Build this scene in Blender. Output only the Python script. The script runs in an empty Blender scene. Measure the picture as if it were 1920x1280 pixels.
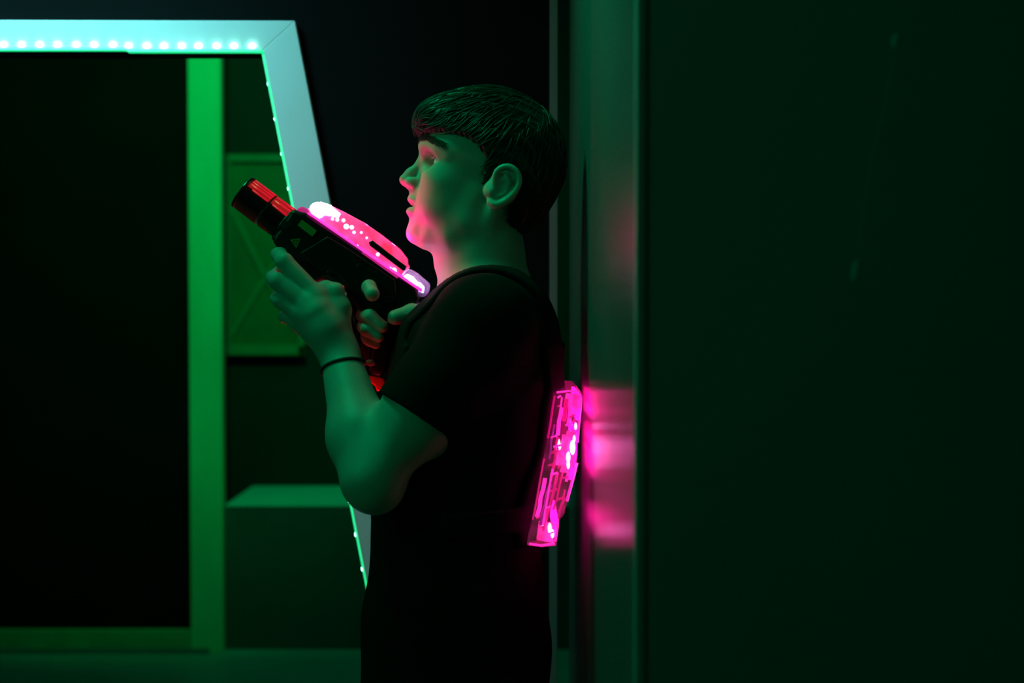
import bpy, bmesh, math, random
import numpy as np
from mathutils import Vector, Matrix
random.seed(7)
C = bpy.context.scene.collection
SC = bpy.context.scene
# ------------------------------------------------------------------ camera
F = 1920*50/36.0
TILT = math.radians(1.5)
CAM = Vector((0, 0, 1.46))
Y0 = 2.09                                   # distance of the person's middle plane
ct, st = math.cos(TILT), math.sin(TILT)
def at(px, py, Y=Y0):
    """world point at distance Y (world y) that the photo shows at (px, py)"""
    rx, ru = (px-960)/F, (640-py)/F
    d = Vector((rx, ct+ru*st, -st+ru*ct))
    return CAM + d*(Y/d.y)
cd = bpy.data.cameras.new('camera'); cam = bpy.data.objects.new('camera', cd); C.objects.link(cam)
cd.lens = 50; cd.sensor_width = 36; cam.location = CAM
cam.rotation_euler = (math.pi/2-TILT, 0, 0)
cd.dof.use_dof = True; cd.dof.focus_distance = 2.06; cd.dof.aperture_fstop = 3.5
cd.clip_start = 0.02
SC.camera = cam
SC.view_settings.view_transform = 'Standard'; SC.view_settings.look = 'None'
SC.view_settings.exposure = 0; SC.view_settings.gamma = 1; SC.view_settings.use_curve_mapping = False
w = bpy.data.worlds.new('world'); SC.world = w; w.use_nodes = True
w.node_tree.nodes['Background'].inputs[0].default_value = (0.0, 0.02, 0.012, 1)
w.node_tree.nodes['Background'].inputs[1].default_value = 0.02
try:
    SC.cycles.use_denoising = True
    SC.cycles.use_adaptive_sampling = False
    SC.cycles.sample_clamp_indirect = 1.5
    SC.cycles.max_bounces = 8
except Exception: pass

# ------------------------------------------------------------------ materials
def mat(name, col, rough=0.5, metal=0, noise=0.0, scale=8, bump=0.0, bscale=60, emit=None, es=0,
        coat=0, sss=0, spec=0.5, trans=0, alpha=1, stretch=(1,1,1), nrough=0.0):
    m = bpy.data.materials.new(name); m.use_nodes = True
    nt = m.node_tree; b = nt.nodes['Principled BSDF']
    b.inputs['Base Color'].default_value = (*col, 1)
    b.inputs['Roughness'].default_value = rough
    b.inputs['Metallic'].default_value = metal
    b.inputs['Specular IOR Level'].default_value = spec
    b.inputs['Coat Weight'].default_value = coat
    b.inputs['Coat Roughness'].default_value = 0.08
    if sss:
        b.inputs['Subsurface Weight'].default_value = sss
        b.inputs['Subsurface Radius'].default_value = (0.9, 0.35, 0.2)
        b.inputs['Subsurface Scale'].default_value = 0.006
    b.inputs['Transmission Weight'].default_value = trans
    b.inputs['Alpha'].default_value = alpha
    if emit:
        b.inputs['Emission Color'].default_value = (*emit, 1)
        b.inputs['Emission Strength'].default_value = es
    tc = nt.nodes.new('ShaderNodeTexCoord'); mp = nt.nodes.new('ShaderNodeMapping')
    mp.inputs['Scale'].default_value = stretch
    nt.links.new(tc.outputs['Object'], mp.inputs[0])
    nz = nt.nodes.new('ShaderNodeTexNoise'); nz.inputs['Scale'].default_value = scale; nz.inputs['Detail'].default_value = 5
    nt.links.new(mp.outputs[0], nz.inputs['Vector'])
    if noise:
        mx = nt.nodes.new('ShaderNodeMixRGB'); mx.blend_type = 'MIX'
        mx.inputs[1].default_value = (*[c*(1-noise) for c in col], 1)
        mx.inputs[2].default_value = (*[min(1, c*(1+noise)) for c in col], 1)
        nt.links.new(nz.outputs['Fac'], mx.inputs[0]); nt.links.new(mx.outputs[0], b.inputs['Base Color'])
    if nrough:
        mr = nt.nodes.new('ShaderNodeMapRange')
        mr.inputs['To Min'].default_value = max(0, rough-nrough); mr.inputs['To Max'].default_value = rough+nrough
        nt.links.new(nz.outputs['Fac'], mr.inputs[0]); nt.links.new(mr.outputs[0], b.inputs['Roughness'])
    if bump:
        n2 = nt.nodes.new('ShaderNodeTexNoise'); n2.inputs['Scale'].default_value = bscale; n2.inputs['Detail'].default_value = 3
        nt.links.new(mp.outputs[0], n2.inputs['Vector'])
        bp = nt.nodes.new('ShaderNodeBump'); bp.inputs['Strength'].default_value = bump; bp.inputs['Distance'].default_value = 0.002
        nt.links.new(n2.outputs['Fac'], bp.inputs['Height']); nt.links.new(bp.outputs[0], b.inputs['Normal'])
    return m
M = {}
M['black_wall'] = mat('black_wall_paint', (.0075,.0075,.0075), .9, noise=.25, scale=3, spec=0)
M['far_wall'] = mat('far_wall_paint', (.02,.02,.02), .7, noise=.3, scale=2, spec=.2)
M['gloss_wall'] = mat('glossy_dark_wall', (.095,.095,.095), .24, noise=.12, scale=2, bump=.02, bscale=9, nrough=.05, spec=.45)
M['edge'] = mat('worn_wall_edge', (.20,.20,.20), .5, noise=.4, scale=14)
M['lit_face'] = mat('lit_wall_face', (.20,.20,.20), .5, noise=.15, scale=3, bump=.05, spec=.3)  # wall grey raised on the camera-facing side, lamp light put into the colour
M['floor'] = mat('grey_green_floor', (.38,.40,.38), .45, noise=.3, scale=4, bump=.1, nrough=.1)
M['ceiling'] = mat('ceiling_paint', (.02,.02,.02), .8)
M['white_trim'] = mat('white_painted_wood', (.8,.8,.8), .45, noise=.05, scale=10, bump=.1, bscale=20)
M['green_trim'] = mat('neon_green_paint', (.05,.62,.34), .55, noise=.3, scale=5, bump=.2, stretch=(1,1,.35))
M['green_dimmed'] = mat('dimmed_green_paint', (.03,.36,.17), .6, noise=.45, scale=7)  # trim green darkened: weaker light near the floor put into its colour
M['steel'] = mat('grey_metal_strip', (.17,.17,.17), .6, metal=0, noise=.1)
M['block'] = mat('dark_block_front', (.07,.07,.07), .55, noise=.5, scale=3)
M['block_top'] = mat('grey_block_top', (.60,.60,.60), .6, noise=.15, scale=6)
M['crate_rail'] = mat('green_stained_rail', (.04,.20,.08), .6, noise=.3, scale=12)
M['crate_board'] = mat('green_stained_board', (.025,.12,.03), .6, noise=.5, scale=5)
M['led_tape'] = mat('led_tape', (.5,.8,.6), .4, emit=(0,1,.32), es=.75)
M['led'] = mat('led_lamp', (1,1,1), .3, emit=(.35,1,.72), es=14)
M['skin'] = mat('skin', (.50,.32,.27), .48, noise=.08, scale=30, bump=.12, bscale=400, spec=.35)
M['hair'] = mat('brown_hair', (.026,.016,.010), .45, noise=.5, scale=90, spec=.3)
M['shirt'] = mat('black_cotton', (.006,.006,.006), .9, bump=.3, bscale=500, spec=.06)
M['trouser'] = mat('dark_denim', (.012,.013,.018), .9, bump=.3, bscale=300, spec=.15)
M['vest'] = mat('black_vest_fabric', (.007,.007,.007), .85, bump=.3, bscale=300, spec=.08)
M['band'] = mat('black_cord', (.01,.01,.01), .7)
M['shoe'] = mat('black_rubber', (.02,.02,.02), .6)
M['eye'] = mat('eye_white', (.75,.75,.72), .15)
M['iris'] = mat('blue_grey_iris', (.08,.16,.2), .1)
M['pupil'] = mat('pupil', (.003,.003,.003), .1)
M['gun'] = mat('black_plastic', (.008,.008,.009), .32, noise=.3, scale=20, bump=.1, bscale=200)
M['red_plastic'] = mat('red_clear_plastic', (.28,.004,.008), .25, coat=.3)
M['red_light'] = mat('red_light_guide', (.6,.02,.03), .3, emit=(1,.005,.03), es=.55)
M['pink_glow'] = mat('magenta_light', (.6,.05,.4), .3, emit=(1,.03,.42), es=1.6)
M['sticker'] = mat('yellow_sticker', (.22,.24,.03), .6)
M['red_rubber'] = mat('red_rubber', (.7,.03,.03), .5)
M['white_hot'] = mat('white_lamp', (1,1,1), .3, emit=(1,.72,.95), es=18)
M['violet_glow'] = mat('violet_lamp', (.7,.7,1), .3, emit=(.62,.5,1), es=3)

def clear(name, col, mixf, emit, es):
    """tinted clear polycarbonate: part see-through, part gloss, with the glow it scatters"""
    m = bpy.data.materials.new(name); m.use_nodes = True; nt = m.node_tree
    for n in list(nt.nodes): nt.nodes.remove(n)
    out = nt.nodes.new('ShaderNodeOutputMaterial')
    tr = nt.nodes.new('ShaderNodeBsdfTransparent'); tr.inputs[0].default_value = (*col, 1)
    gl = nt.nodes.new('ShaderNodeBsdfPrincipled'); gl.inputs['Base Color'].default_value = (*col, 1); gl.inputs['Roughness'].default_value = .12
    tc = nt.nodes.new('ShaderNodeTexCoord'); nz = nt.nodes.new('ShaderNodeTexNoise'); nz.inputs['Scale'].default_value = 55; nz.inputs['Detail'].default_value = 2
    nt.links.new(tc.outputs['Object'], nz.inputs['Vector'])
    mr = nt.nodes.new('ShaderNodeMapRange'); mr.inputs['From Min'].default_value = .38; mr.inputs['From Max'].default_value = .68
    mr.inputs['To Min'].default_value = .25*es; mr.inputs['To Max'].default_value = 1.7*es
    nt.links.new(nz.outputs['Fac'], mr.inputs[0])
    gl.inputs['Emission Color'].default_value = (*emit, 1); nt.links.new(mr.outputs[0], gl.inputs['Emission Strength'])
    bp = nt.nodes.new('ShaderNodeBump'); bp.inputs['Strength'].default_value = .5; bp.inputs['Distance'].default_value = .003
    nt.links.new(nz.outputs['Fac'], bp.inputs['Height']); nt.links.new(bp.outputs[0], gl.inputs['Normal'])
    mx = nt.nodes.new('ShaderNodeMixShader'); mx.inputs[0].default_value = mixf
    nt.links.new(tr.outputs[0], mx.inputs[1]); nt.links.new(gl.outputs[0], mx.inputs[2]); nt.links.new(mx.outputs[0], out.inputs[0])
    return m
M['dome'] = clear('pink_clear_plastic', (1,.25,.45), .7, (1,.09,.44), .6)
M['pack'] = clear('magenta_clear_plastic', (1,.45,.8), .30, (1,.01,.30), .22)
M['clear'] = clear('clear_plastic', (.85,.8,1), .35, (.5,.35,1), .15)

# ------------------------------------------------------------------ object helpers
def link(o, parent=None):
    C.objects.link(o)
    if parent is not None: o.parent = parent
    return o
def tag(o, label, cat, group=None):
    o['label'] = label; o['category'] = cat
    if group: o['group'] = group
    return o
def struct(o): o['kind'] = 'structure'; return o
def empty(name, loc, label, cat, group=None):
    o = bpy.data.objects.new(name, None); link(o); o.location = loc
    o.empty_display_size = .1
    return tag(o, label, cat, group)
def obj(name, bm, m, parent=None, smooth=False, bevel=0, seg=2):
    bmesh.ops.recalc_face_normals(bm, faces=bm.faces)
    me = bpy.data.meshes.new(name); bm.to_mesh(me); bm.free()
    for mm in (m if isinstance(m, (list, tuple)) else [m]): me.materials.append(mm)
    if smooth: me.polygons.foreach_set('use_smooth', [True]*len(me.polygons))
    o = bpy.data.objects.new(name, me); link(o)
    if parent is not None:
        o.parent = parent
        o.matrix_parent_inverse = Matrix.Translation(parent.location).inverted() if parent.parent is None else Matrix.Translation(parent.parent.location).inverted() if parent.parent.type == 'EMPTY' else Matrix.Identity(4)
    if bevel:
        b = o.modifiers.new('bevel', 'BEVEL'); b.width = bevel; b.segments = seg; b.limit_method = 'ANGLE'
    return o
def box(bm, x0, x1, y0, y1, z0, z1):
    vs = [bm.verts.new((x, y, z)) for x in (x0, x1) for y in (y0, y1) for z in (z0, z1)]
    for f in ((0,1,3,2),(4,6,7,5),(0,4,5,1),(2,3,7,6),(0,2,6,4),(1,5,7,3)): bm.faces.new([vs[i] for i in f])
    return vs
def boxo(name, x0, x1, y0, y1, z0, z1, m, parent=None, bevel=0):
    bm = bmesh.new(); box(bm, x0, x1, y0, y1, z0, z1); return obj(name, bm, m, parent, bevel=bevel)
def prism(bm, pts, off):
    """closed polygon pts (3-D points) extruded by vector off"""
    a = [bm.verts.new(p) for p in pts]; b = [bm.verts.new(Vector(p)+off) for p in pts]
    bm.faces.new(a); bm.faces.new(b[::-1])
    for i in range(len(a)):
        j = (i+1) % len(a); bm.faces.new((a[i], b[i], b[j], a[j]))
def tube(bm, pts, rad, n=10, cap=True):
    pts = [Vector(p) for p in pts]
    if not hasattr(rad, '__len__'): rad = [rad]*len(pts)
    rings = []; up = None
    for i, p in enumerate(pts):
        t = (pts[min(i+1, len(pts)-1)]-pts[max(i-1, 0)]).normalized()
        if up is None:
            up = t.orthogonal().normalized()
        up = (up - t*up.dot(t)).normalized()
        s = t.cross(up)
        rings.append([bm.verts.new(p + (up*math.cos(a)+s*math.sin(a))*rad[i]) for a in [2*math.pi*k/n for k in range(n)]])
    for r, q in zip(rings, rings[1:]):
        for k in range(n): bm.faces.new((r[k], r[(k+1)%n], q[(k+1)%n], q[k]))
    if cap:
        bm.faces.new(rings[0][::-1]); bm.faces.new(rings[-1])
def ball(bm, c, r, seg=14, rings=8):
    g = bmesh.ops.create_uvsphere(bm, u_segments=seg, v_segments=rings, radius=1)
    r = r if hasattr(r, '__len__') else (r, r, r)
    for v in g['verts']: v.co = Vector((v.co.x*r[0], v.co.y*r[1], v.co.z*r[2])) + Vector(c)

# ================================================================== SDF modelling (smooth bodies as one continuous mesh)
A_ = lambda v: np.array(v, float)
def smin(a, b, k):
    h = np.clip(.5+.5*(b-a)/k, 0, 1); return b+(a-b)*h - k*h*(1-h)
def smax(a, b, k): return -smin(-a, -b, k)
def ell(P, c, r, R=None):
    q = P-A_(c)
    if R is not None: q = q@R
    r = A_(r); k0 = np.sqrt(((q/r)**2).sum(1)); k1 = np.sqrt(((q/r**2)**2).sum(1))+1e-9
    return k0*(k0-1)/k1
def cone(P, a, b, ra, rb, sy=1.0):
    a, b = A_(a), A_(b); s = A_((1, sy, 1))
    pa = (P-a)*s; ba = (b-a)*s
    h = np.clip((pa@ba)/(ba@ba+1e-12), 0, 1)
    return np.sqrt(((pa-h[:, None]*ba)**2).sum(1)) - (ra+(rb-ra)*h)
def chain(P, pts, rs, k=.004):
    d = None
    for i in range(len(pts)-1):
        e = cone(P, pts[i], pts[i+1], rs[i], rs[i+1]); d = e if d is None else smin(d, e, k)
    return d
def crv(pts, n):
    p = [A_(q) for q in pts]; p = [2*p[0]-p[1]]+p+[2*p[-1]-p[-2]]; out = []
    for i in range(1, len(p)-2):
        for k in range(n):
            t = k/n; out.append(tuple(.5*(2*p[i]+(p[i+1]-p[i-1])*t+(2*p[i-1]-5*p[i]+4*p[i+1]-p[i+2])*t*t+(3*p[i]-p[i-1]-3*p[i+1]+p[i+2])*t**3)))
    return out+[tuple(p[-2])]
def near(P, c, r, fn):
    """evaluate fn only within r of c"""
    q = np.sqrt(((P-A_(c))**2).sum(1)); m = q < r
    out = q-r+.03; out = np.maximum(out, .03)
    if m.any(): out[m] = fn(P[m])
    return out
def surface(f, lo, hi, h, lipschitz=1.5, newton=1):
    lo, hi = A_(lo), A_(hi); lev = 5; s = h*2**lev
    n = np.ceil((hi-lo)/s).astype(int)
    g = np.stack(np.meshgrid(*[np.arange(k) for k in n], indexing='ij'), -1).reshape(-1, 3)
    for l in range(lev, -1, -1):
        s = h*2**l; d = f(lo+(g+.5)*s); g = g[np.abs(d) < s*.87*lipschitz+ (0.006 if l > 1 else 0)]
        if l: g = (g[:, None, :]*2+np.array([(i, j, k) for i in (0,1) for j in (0,1) for k in (0,1)])[None]).reshape(-1, 3)
    B = 1 << 14
    key = lambda c: (c[:, 0]*B+c[:, 1])*B+c[:, 2]
    offs = np.array([(i, j, k) for i in (0,1) for j in (0,1) for k in (0,1)])
    cor = (g[:, None, :]+offs[None]).reshape(-1, 3)
    uk, inv = np.unique(key(cor), return_inverse=True)
    uc = np.stack([uk//(B*B), (uk//B) % B, uk % B], -1)
    uv = f(lo+uc*h); V = uv[inv].reshape(-1, 8)
    act = (V.min(1) < 0) & (V.max(1) >= 0); g = g[act]; V = V[act]
    o = np.argsort(key(g)); g = g[o]; V = V[o]; gk = key(g)
    acc = np.zeros((len(g), 3)); cnt = np.zeros(len(g))
    for i in range(8):
        for ax in (4, 2, 1):
            if i & ax: continue
            j = i | ax; a, b = V[:, i], V[:, j]; m = (a < 0) != (b < 0)
            t = np.where(m, a/np.where(m, a-b, 1), 0)[:, None]
            acc += np.where(m[:, None], offs[i]+(offs[j]-offs[i])*t, 0); cnt += m
    P = lo+(g+acc/cnt[:, None])*h
    for _ in range(newton):
        d = f(P); e = h*.35; G = np.stack([f(P+A_(v)*e)-f(P-A_(v)*e) for v in np.eye(3)], -1)/(2*e)
        P = P-np.clip((d/np.maximum((G**2).sum(1), .2)), -h*.6, h*.6)[:, None]*G
    quads = []
    for ax, (u, v) in enumerate(((1, 2), (2, 0), (0, 1))):
        bit = (4, 2, 1)[ax]; a, b = V[:, 0], V[:, bit]; m = (a < 0) != (b < 0)
        c = g[m]; du = np.eye(3, dtype=int)[u]; dv = np.eye(3, dtype=int)[v]
        ids = []; ok = np.ones(len(c), bool)
        for q in (c, c-du, c-du-dv, c-dv):
            k = key(q); ix = np.clip(np.searchsorted(gk, k), 0, len(gk)-1); ok &= gk[ix] == k; ids.append(ix)
        Q = np.stack(ids, -1); flip = (a[m] >= 0); Q[flip] = Q[flip][:, ::-1]; quads.append(Q[ok])
    return P, np.concatenate(quads)
def sdf_obj(name, f, lo, hi, h, m, parent=None, newton=1, lipschitz=1.5):
    P, Q = surface(f, lo, hi, h, lipschitz, newton)
    me = bpy.data.meshes.new(name)
    me.vertices.add(len(P)); me.vertices.foreach_set('co', P.astype(np.float32).ravel())
    me.loops.add(Q.size); me.loops.foreach_set('vertex_index', Q.astype(np.int32).ravel())
    me.polygons.add(len(Q)); me.polygons.foreach_set('loop_start', np.arange(0, Q.size, 4, dtype=np.int32))
    me.polygons.foreach_set('loop_total', np.full(len(Q), 4, np.int32))
    me.update(calc_edges=True); me.validate()
    me.polygons.foreach_set('use_smooth', np.ones(len(me.polygons), bool))
    me.materials.append(m)
    o = bpy.data.objects.new(name, me); link(o, parent); return o
def noise3(P, seed=0, n=5, fr=1.0):
    rs = np.random.RandomState(seed); d = np.zeros(len(P))
    for _ in range(n):
        k = rs.normal(size=3)*fr; d += np.sin(P@k+rs.rand()*6.28)
    return d/n
def H(px, py, s=0.0):                      # pixel in the person's middle plane, s towards (-) / away (+) from the camera
    p = at(px, py, Y0); return (p.x, p.y+s, p.z)
def K(px, py, dy):                          # pixel at its own depth
    p = at(px, py, Y0+dy); return (p.x, p.y, p.z)

# ------------------------------------------------------------------ the person
p_ = math.radians(17)
RH = np.array([(-math.cos(p_), 0, math.sin(p_)), (0, 1, 0), (math.sin(p_), 0, math.cos(p_))]).T   # columns: forward, side, up
px1 = 1/1278.0
def head(P):
    P = P.copy(); yc = Y0; P[:, 1] = yc-np.abs(P[:, 1]-yc)          # both halves
    d = ell(P, H(925, 290), (.097, .074, .083), RH)                  # cranium
    d = smin(d, ell(P, H(850, 275), (.046, .058, .045), RH), .03)    # forehead
    d = smin(d, ell(P, H(848, 372), (.052, .047, .066), RH), .03)    # mid face
    d = smin(d, ell(P, H(838, 347, -.040), (.026, .015, .017), RH), .032)   # cheekbone
    d = smin(d, ell(P, H(842, 391, -.022), (.042, .0305, .036), RH), .02)    # cheek
    d = smin(d, chain(P, [H(900, 370, -.044), H(880, 421, -.044), H(848, 445, -.034), H(797, 446, -.008)], (.014, .0145, .014, .0145), .012), .020)  # jaw
    d = smin(d, cone(P, H(812, 444, -.006), H(880, 448, -.01), .014, .028), .02)
    d = smin(d, ell(P, H(780, 436), (.0145, .017, .016), RH), .010)  # chin
    d = smin(d, ell(P, H(800, 400), (.024, .025, .030), RH), .012)   # mouth mass
    d = smin(d, ell(P, H(878, 392, -.026), (.034, .026, .044), RH), .025)
    # brow
    d = smin(d, chain(P, [H(802, 273), H(809, 274, -.022), H(828, 282, -.044), H(846, 296, -.052)], (.0095, .0085, .007, .006), .01), .012)
    # eye socket
    d = smax(d, -ell(P, H(812, 306, -.032), (.019, .014, .013), RH), .012)
    # nose
    d = smin(d, chain(P, [H(803, 288), H(789, 306), H(770, 325), H(760, 337)], (.0058, .0056, .0068, .0088), .006), .009)
    d = smin(d, cone(P, H(815, 312, -.004), H(790, 343, -.009), .006, .008), .010)
    d = smin(d, ell(P, H(775, 344, -.0125), (.0115, .0062, .0085), RH), .005)
    d = smin(d, cone(P, H(763, 344), H(776, 356), .0052, .006), .004)
    d = smax(d, -ell(P, H(772, 354, -.0078), (.0062, .0030, .0042), RH), .0025)
    d = smax(d, -ell(P, H(786, 340, -.0200), (.004, .0022, .011), RH), .004)   # crease behind the wing
    # lips
    d = smin(d, ell(P, H(784, 366), (.0125, .018, .012), RH), .008)
    up = ell(P, H(779.5, 376.5), (.0125, .022, .0066), RH)
    lo = ell(P, H(775, 398.5), (.0108, .019, .0070), RH)
    d = smin(d, smin(up, lo, .0015), .005)
    d = smax(d, -ell(P, H(776, 388), (.0200, .021, .0012), RH), .0018)          # parted lips
    d = smax(d, -ell(P, H(769, 362, 0), (.004, .0025, .007), RH), .003)
    # eyelids round the eyeball
    lid = np.abs(1)*ell(P, H(834, 307, -.031), (.0138, .0138, .0135), RH)
    d = smin(d, lid, .005)
    d = smax(d, -ell(P, H(824, 307.0, -.038), (.0140, .017, .0062), RH), .0016)
    d = smin(d, chain(P, [H(812, 299, -.020), H(822, 297, -.033), H(837, 301, -.043), H(852, 311, -.048)], (.0022, .0026, .0026, .0018), .003), .003)
    d = smin(d, chain(P, [H(816, 316, -.020), H(828, 320, -.034), H(844, 318, -.044)], (.0022, .0024, .0018), .003), .005)
    # ear
    def ear(P):
        e = ell(P, H(946, 356, -.078), (.022, .0050, .030), RH)
        e = smin(e, cone(P, H(925, 365, -.070), H(945, 358, -.076), .014, .012), .008)
        rp = crv([H(928, 352, -.083), H(931, 334, -.086), H(943, 324, -.088), H(958, 324, -.089), H(970, 335, -.089), H(973, 352, -.088), H(964, 370, -.086), H(948, 384, -.083), H(932, 391, -.081), H(921, 386, -.078)], 3)
        rim = chain(P, rp, np.interp(np.linspace(0, 1, len(rp)), [0, .6, .85, 1], [.0030, .0034, .0050, .0056]), .003)
        e = smin(e, rim, .004)
        e = smax(e, -ell(P, H(941, 359, -.089), (.0085, .0070, .013), RH), .003)
        e = smin(e, chain(P, [H(950, 336, -.083), H(955, 350, -.084), H(948, 370, -.083), H(935, 377, -.082)], (.0028,)*4, .002), .003)
        e = smin(e, ell(P, H(924, 366, -.082), (.0045, .0035, .006), RH), .003)
        return e
    d = smin(d, near(P, H(946, 356, -.08), .07, ear), .004)
    return d
NK = [H(908, 415), H(905, 470), H(915, 560)]
def neck(P):
    d = cone(P, NK[0], NK[1], .050, .0565, 1.03); d = smin(d, cone(P, NK[1], NK[2], .0565, .066, 1.0), .02)
    d = smin(d, cone(P, H(862, 462), H(876, 540), .030, .034), .03)
    d = smin(d, ell(P, H(834, 490), (.010, .010, .013)), .02)
    for s in (-1, 1): d = smin(d, cone(P, H(928, 400, s*.055), H(858, 545, s*.014), .012, .010), .015)
    return d
SHN, SHF = K(905, 612, -.165), K(915, 620, .165)           # shoulders
ELN, WRN = K(698, 897, -.195), K(636, 662, -.075)          # near elbow and wrist
ELF, WRF = K(930, 850, .19), K(800, 655, .055)             # far arm, hidden by the body
def arms(P):
    d = cone(P, SHN, ELN, .052, .037)
    up = A_(SHN)*.45+A_(ELN)*.55
    d = smin(d, ell(P, up, (.052, .048, .060)), .03)
    f1 = A_(ELN)*.68+A_(WRN)*.32
    d = smin(d, chain(P, [ELN, tuple(f1), WRN], (.040, .0415, .0265), .03), .02)
    d = smin(d, cone(P, tuple(A_(ELN)+A_((.004, 0, -.012))), tuple(A_(ELN)+A_((.006, .0, -.014))), .030, .030), .02)
    e = cone(P, SHF, ELF, .052, .038); e = smin(e, chain(P, [ELF, tuple(A_(ELF)*.7+A_(WRF)*.3), WRF], (.040, .042, .027), .03), .02)
    return d, e
def lhand(P):
    W = WRN
    base = A_(W)
    d = chain(P, [W, K(612, 618, -.078), K(594, 588, -.080)], (.0265, .026, .022), .01)
    mcp = [K(592, 556, -.070), K(577, 571, -.076), K(566, 588, -.074), K(562, 606, -.066)]
    wr = [K(634, 640, -.075), K(626, 640, -.079), K(618, 642, -.078), K(612, 644, -.072)]
    for a, b, r in zip(wr, mcp, (.0155, .0150, .0145, .0135)): d = smin(d, cone(P, a, b, .0175, r), .012)
    pip = [K(533, 490, -.064), K(520, 527, -.072), K(526, 563, -.070), K(540, 594, -.060)]
    dip = [K(522, 478, -.046), K(513, 521, -.050), K(520, 559, -.049), K(534, 594, -.042)]
    tip = [K(533, 473, -.026), K(524, 508, -.028), K(528, 545, -.030), K(541, 586, -.026)]
    fr = [(.0150, .0122, .0104, .0085), (.0150, .0122, .0106, .0086), (.0140, .0112, .0098, .0082), (.0125, .0098, .0086, .0074)]
    fg = None
    for a, b, c, t, r in zip(mcp, pip, dip, tip, fr):
        f = chain(P, [a, b, c, t], r, .004)
        fg = f if fg is None else smin(fg, f, .0022)
    d = smin(d, fg, .006)
    # thumb: leaves the side of the palm near its base and lies up against the body of the gun
    d = smin(d, chain(P, [K(634, 628, -.066), K(638, 578, -.062), K(630, 546, -.060), K(612, 536, -.058)], (.018, .0150, .0112, .0088), .006), .012)
    return d
def rhand(P):
    d = chain(P, [WRF, K(782, 632, .045), K(762, 610, .036)], (.026, .025, .022), .01)
    kn = [K(742, 560, .030), K(728, 585, .032), K(722, 606, .032), K(722, 626, .030)]
    for k_ in kn: d = smin(d, cone(P, K(790, 640, .05), k_, .017, .013), .012)
    p1 = [K(702, 552, .024), K(688, 583, .020), K(686, 608, .018), K(688, 630, .016)]
    p2 = [K(688, 542, -.020), K(682, 590, -.018), K(683, 612, -.018), K(690, 634, -.016)]
    p3 = [K(692, 538, -.052), K(694, 594, -.045), K(690, 618, -.043), K(694, 638, -.038)]
    tp = [K(698, 551, -.066), K(716, 612, -.050), K(709, 631, -.046), K(704, 645, -.042)]
    rr = [(.0125, .0105, .0095, .0125), (.0125, .0105, .0105, .0092), (.012, .010, .0098, .0086), (.011, .009, .008, .007)]
    rr[0] = (.0125, .0105, .0100, .0105)
    fg = None
    for a, b, c, e, t, r in zip(kn, p1, p2, p3, tp, rr):
        f = chain(P, [a, b, c, e, t], (r[0], r[1], r[1], r[2], r[3]), .004)
        fg = f if fg is None else smin(fg, f, .002)
    d = smin(d, fg, .005)
    d = smin(d, chain(P, [K(790, 622, .035), K(785, 590, -.01), K(772, 586, -.045), K(741, 595, -.058)], (.017, .0145, .0120, .0108), .006), .010)
    return d
TOR = [H(928, 610), H(905, 660), H(880, 800), H(858, 950), H(862, 1090), H(868, 1210)]
TR = [.066, .100, .106, .098, .102, .110]; TS = [.50, .62, .66, .72, .70, .68]
def torso(P):
    d = None
    for i in range(5):
        c = cone(P, TOR[i], TOR[i+1], TR[i], TR[i+1], (TS[i]+TS[i+1])/2)
        d = c if d is None else smin(d, c, .04)
    for s in (SHN, SHF): d = smin(d, cone(P, H(925, 588), s, .042, .054), .035)
    return d
KN = [(-.075, Y0-.10, .50), (-.055, Y0+.11, .50)]; AN = [(-.03, Y0-.11, .09), (-.02, Y0+.12, .09)]
HP = [(-.075, Y0-.085, .92), (-.075, Y0+.085, .92)]
def legs(P):
    d = None
    for h, k, a in zip(HP, KN, AN):
        c = chain(P, [h, k, (k[0]+.012, k[1], .36), a], (.088, .056, .056, .038), .02)
        c = smin(c, chain(P, [a, (a[0]-.06, a[1], .055), (a[0]-.16, a[1]-.01, .035)], (.036, .036, .026), .01), .02)
        d = c if d is None else smin(d, c, .02)
    return d
def body(P):
    hd = near(P, H(900, 320), .24, head)
    nk = near(P, H(900, 480), .22, neck)
    d = smin(hd, nk, .016)
    n, f = arms(P)
    n = smin(n, near(P, K(570, 575, -.06), .17, lhand), .014)
    f = smin(f, near(P, K(730, 600, .0), .17, rhand), .012)
    t = torso(P)
    d = smin(d, t, .03); d = smin(d, n, .025); d = smin(d, f, .025)
    return smin(d, near(P, (-.07, Y0, .45), .75, legs), .03)
person = sdf_obj('person', body, (-.46, 1.70, -.01), (.16, 2.46, 1.86), .0019, M['skin'])
tag(person, 'person in black t-shirt and glowing vest, leaning on the wall, aiming a toy blaster', 'person')

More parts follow.
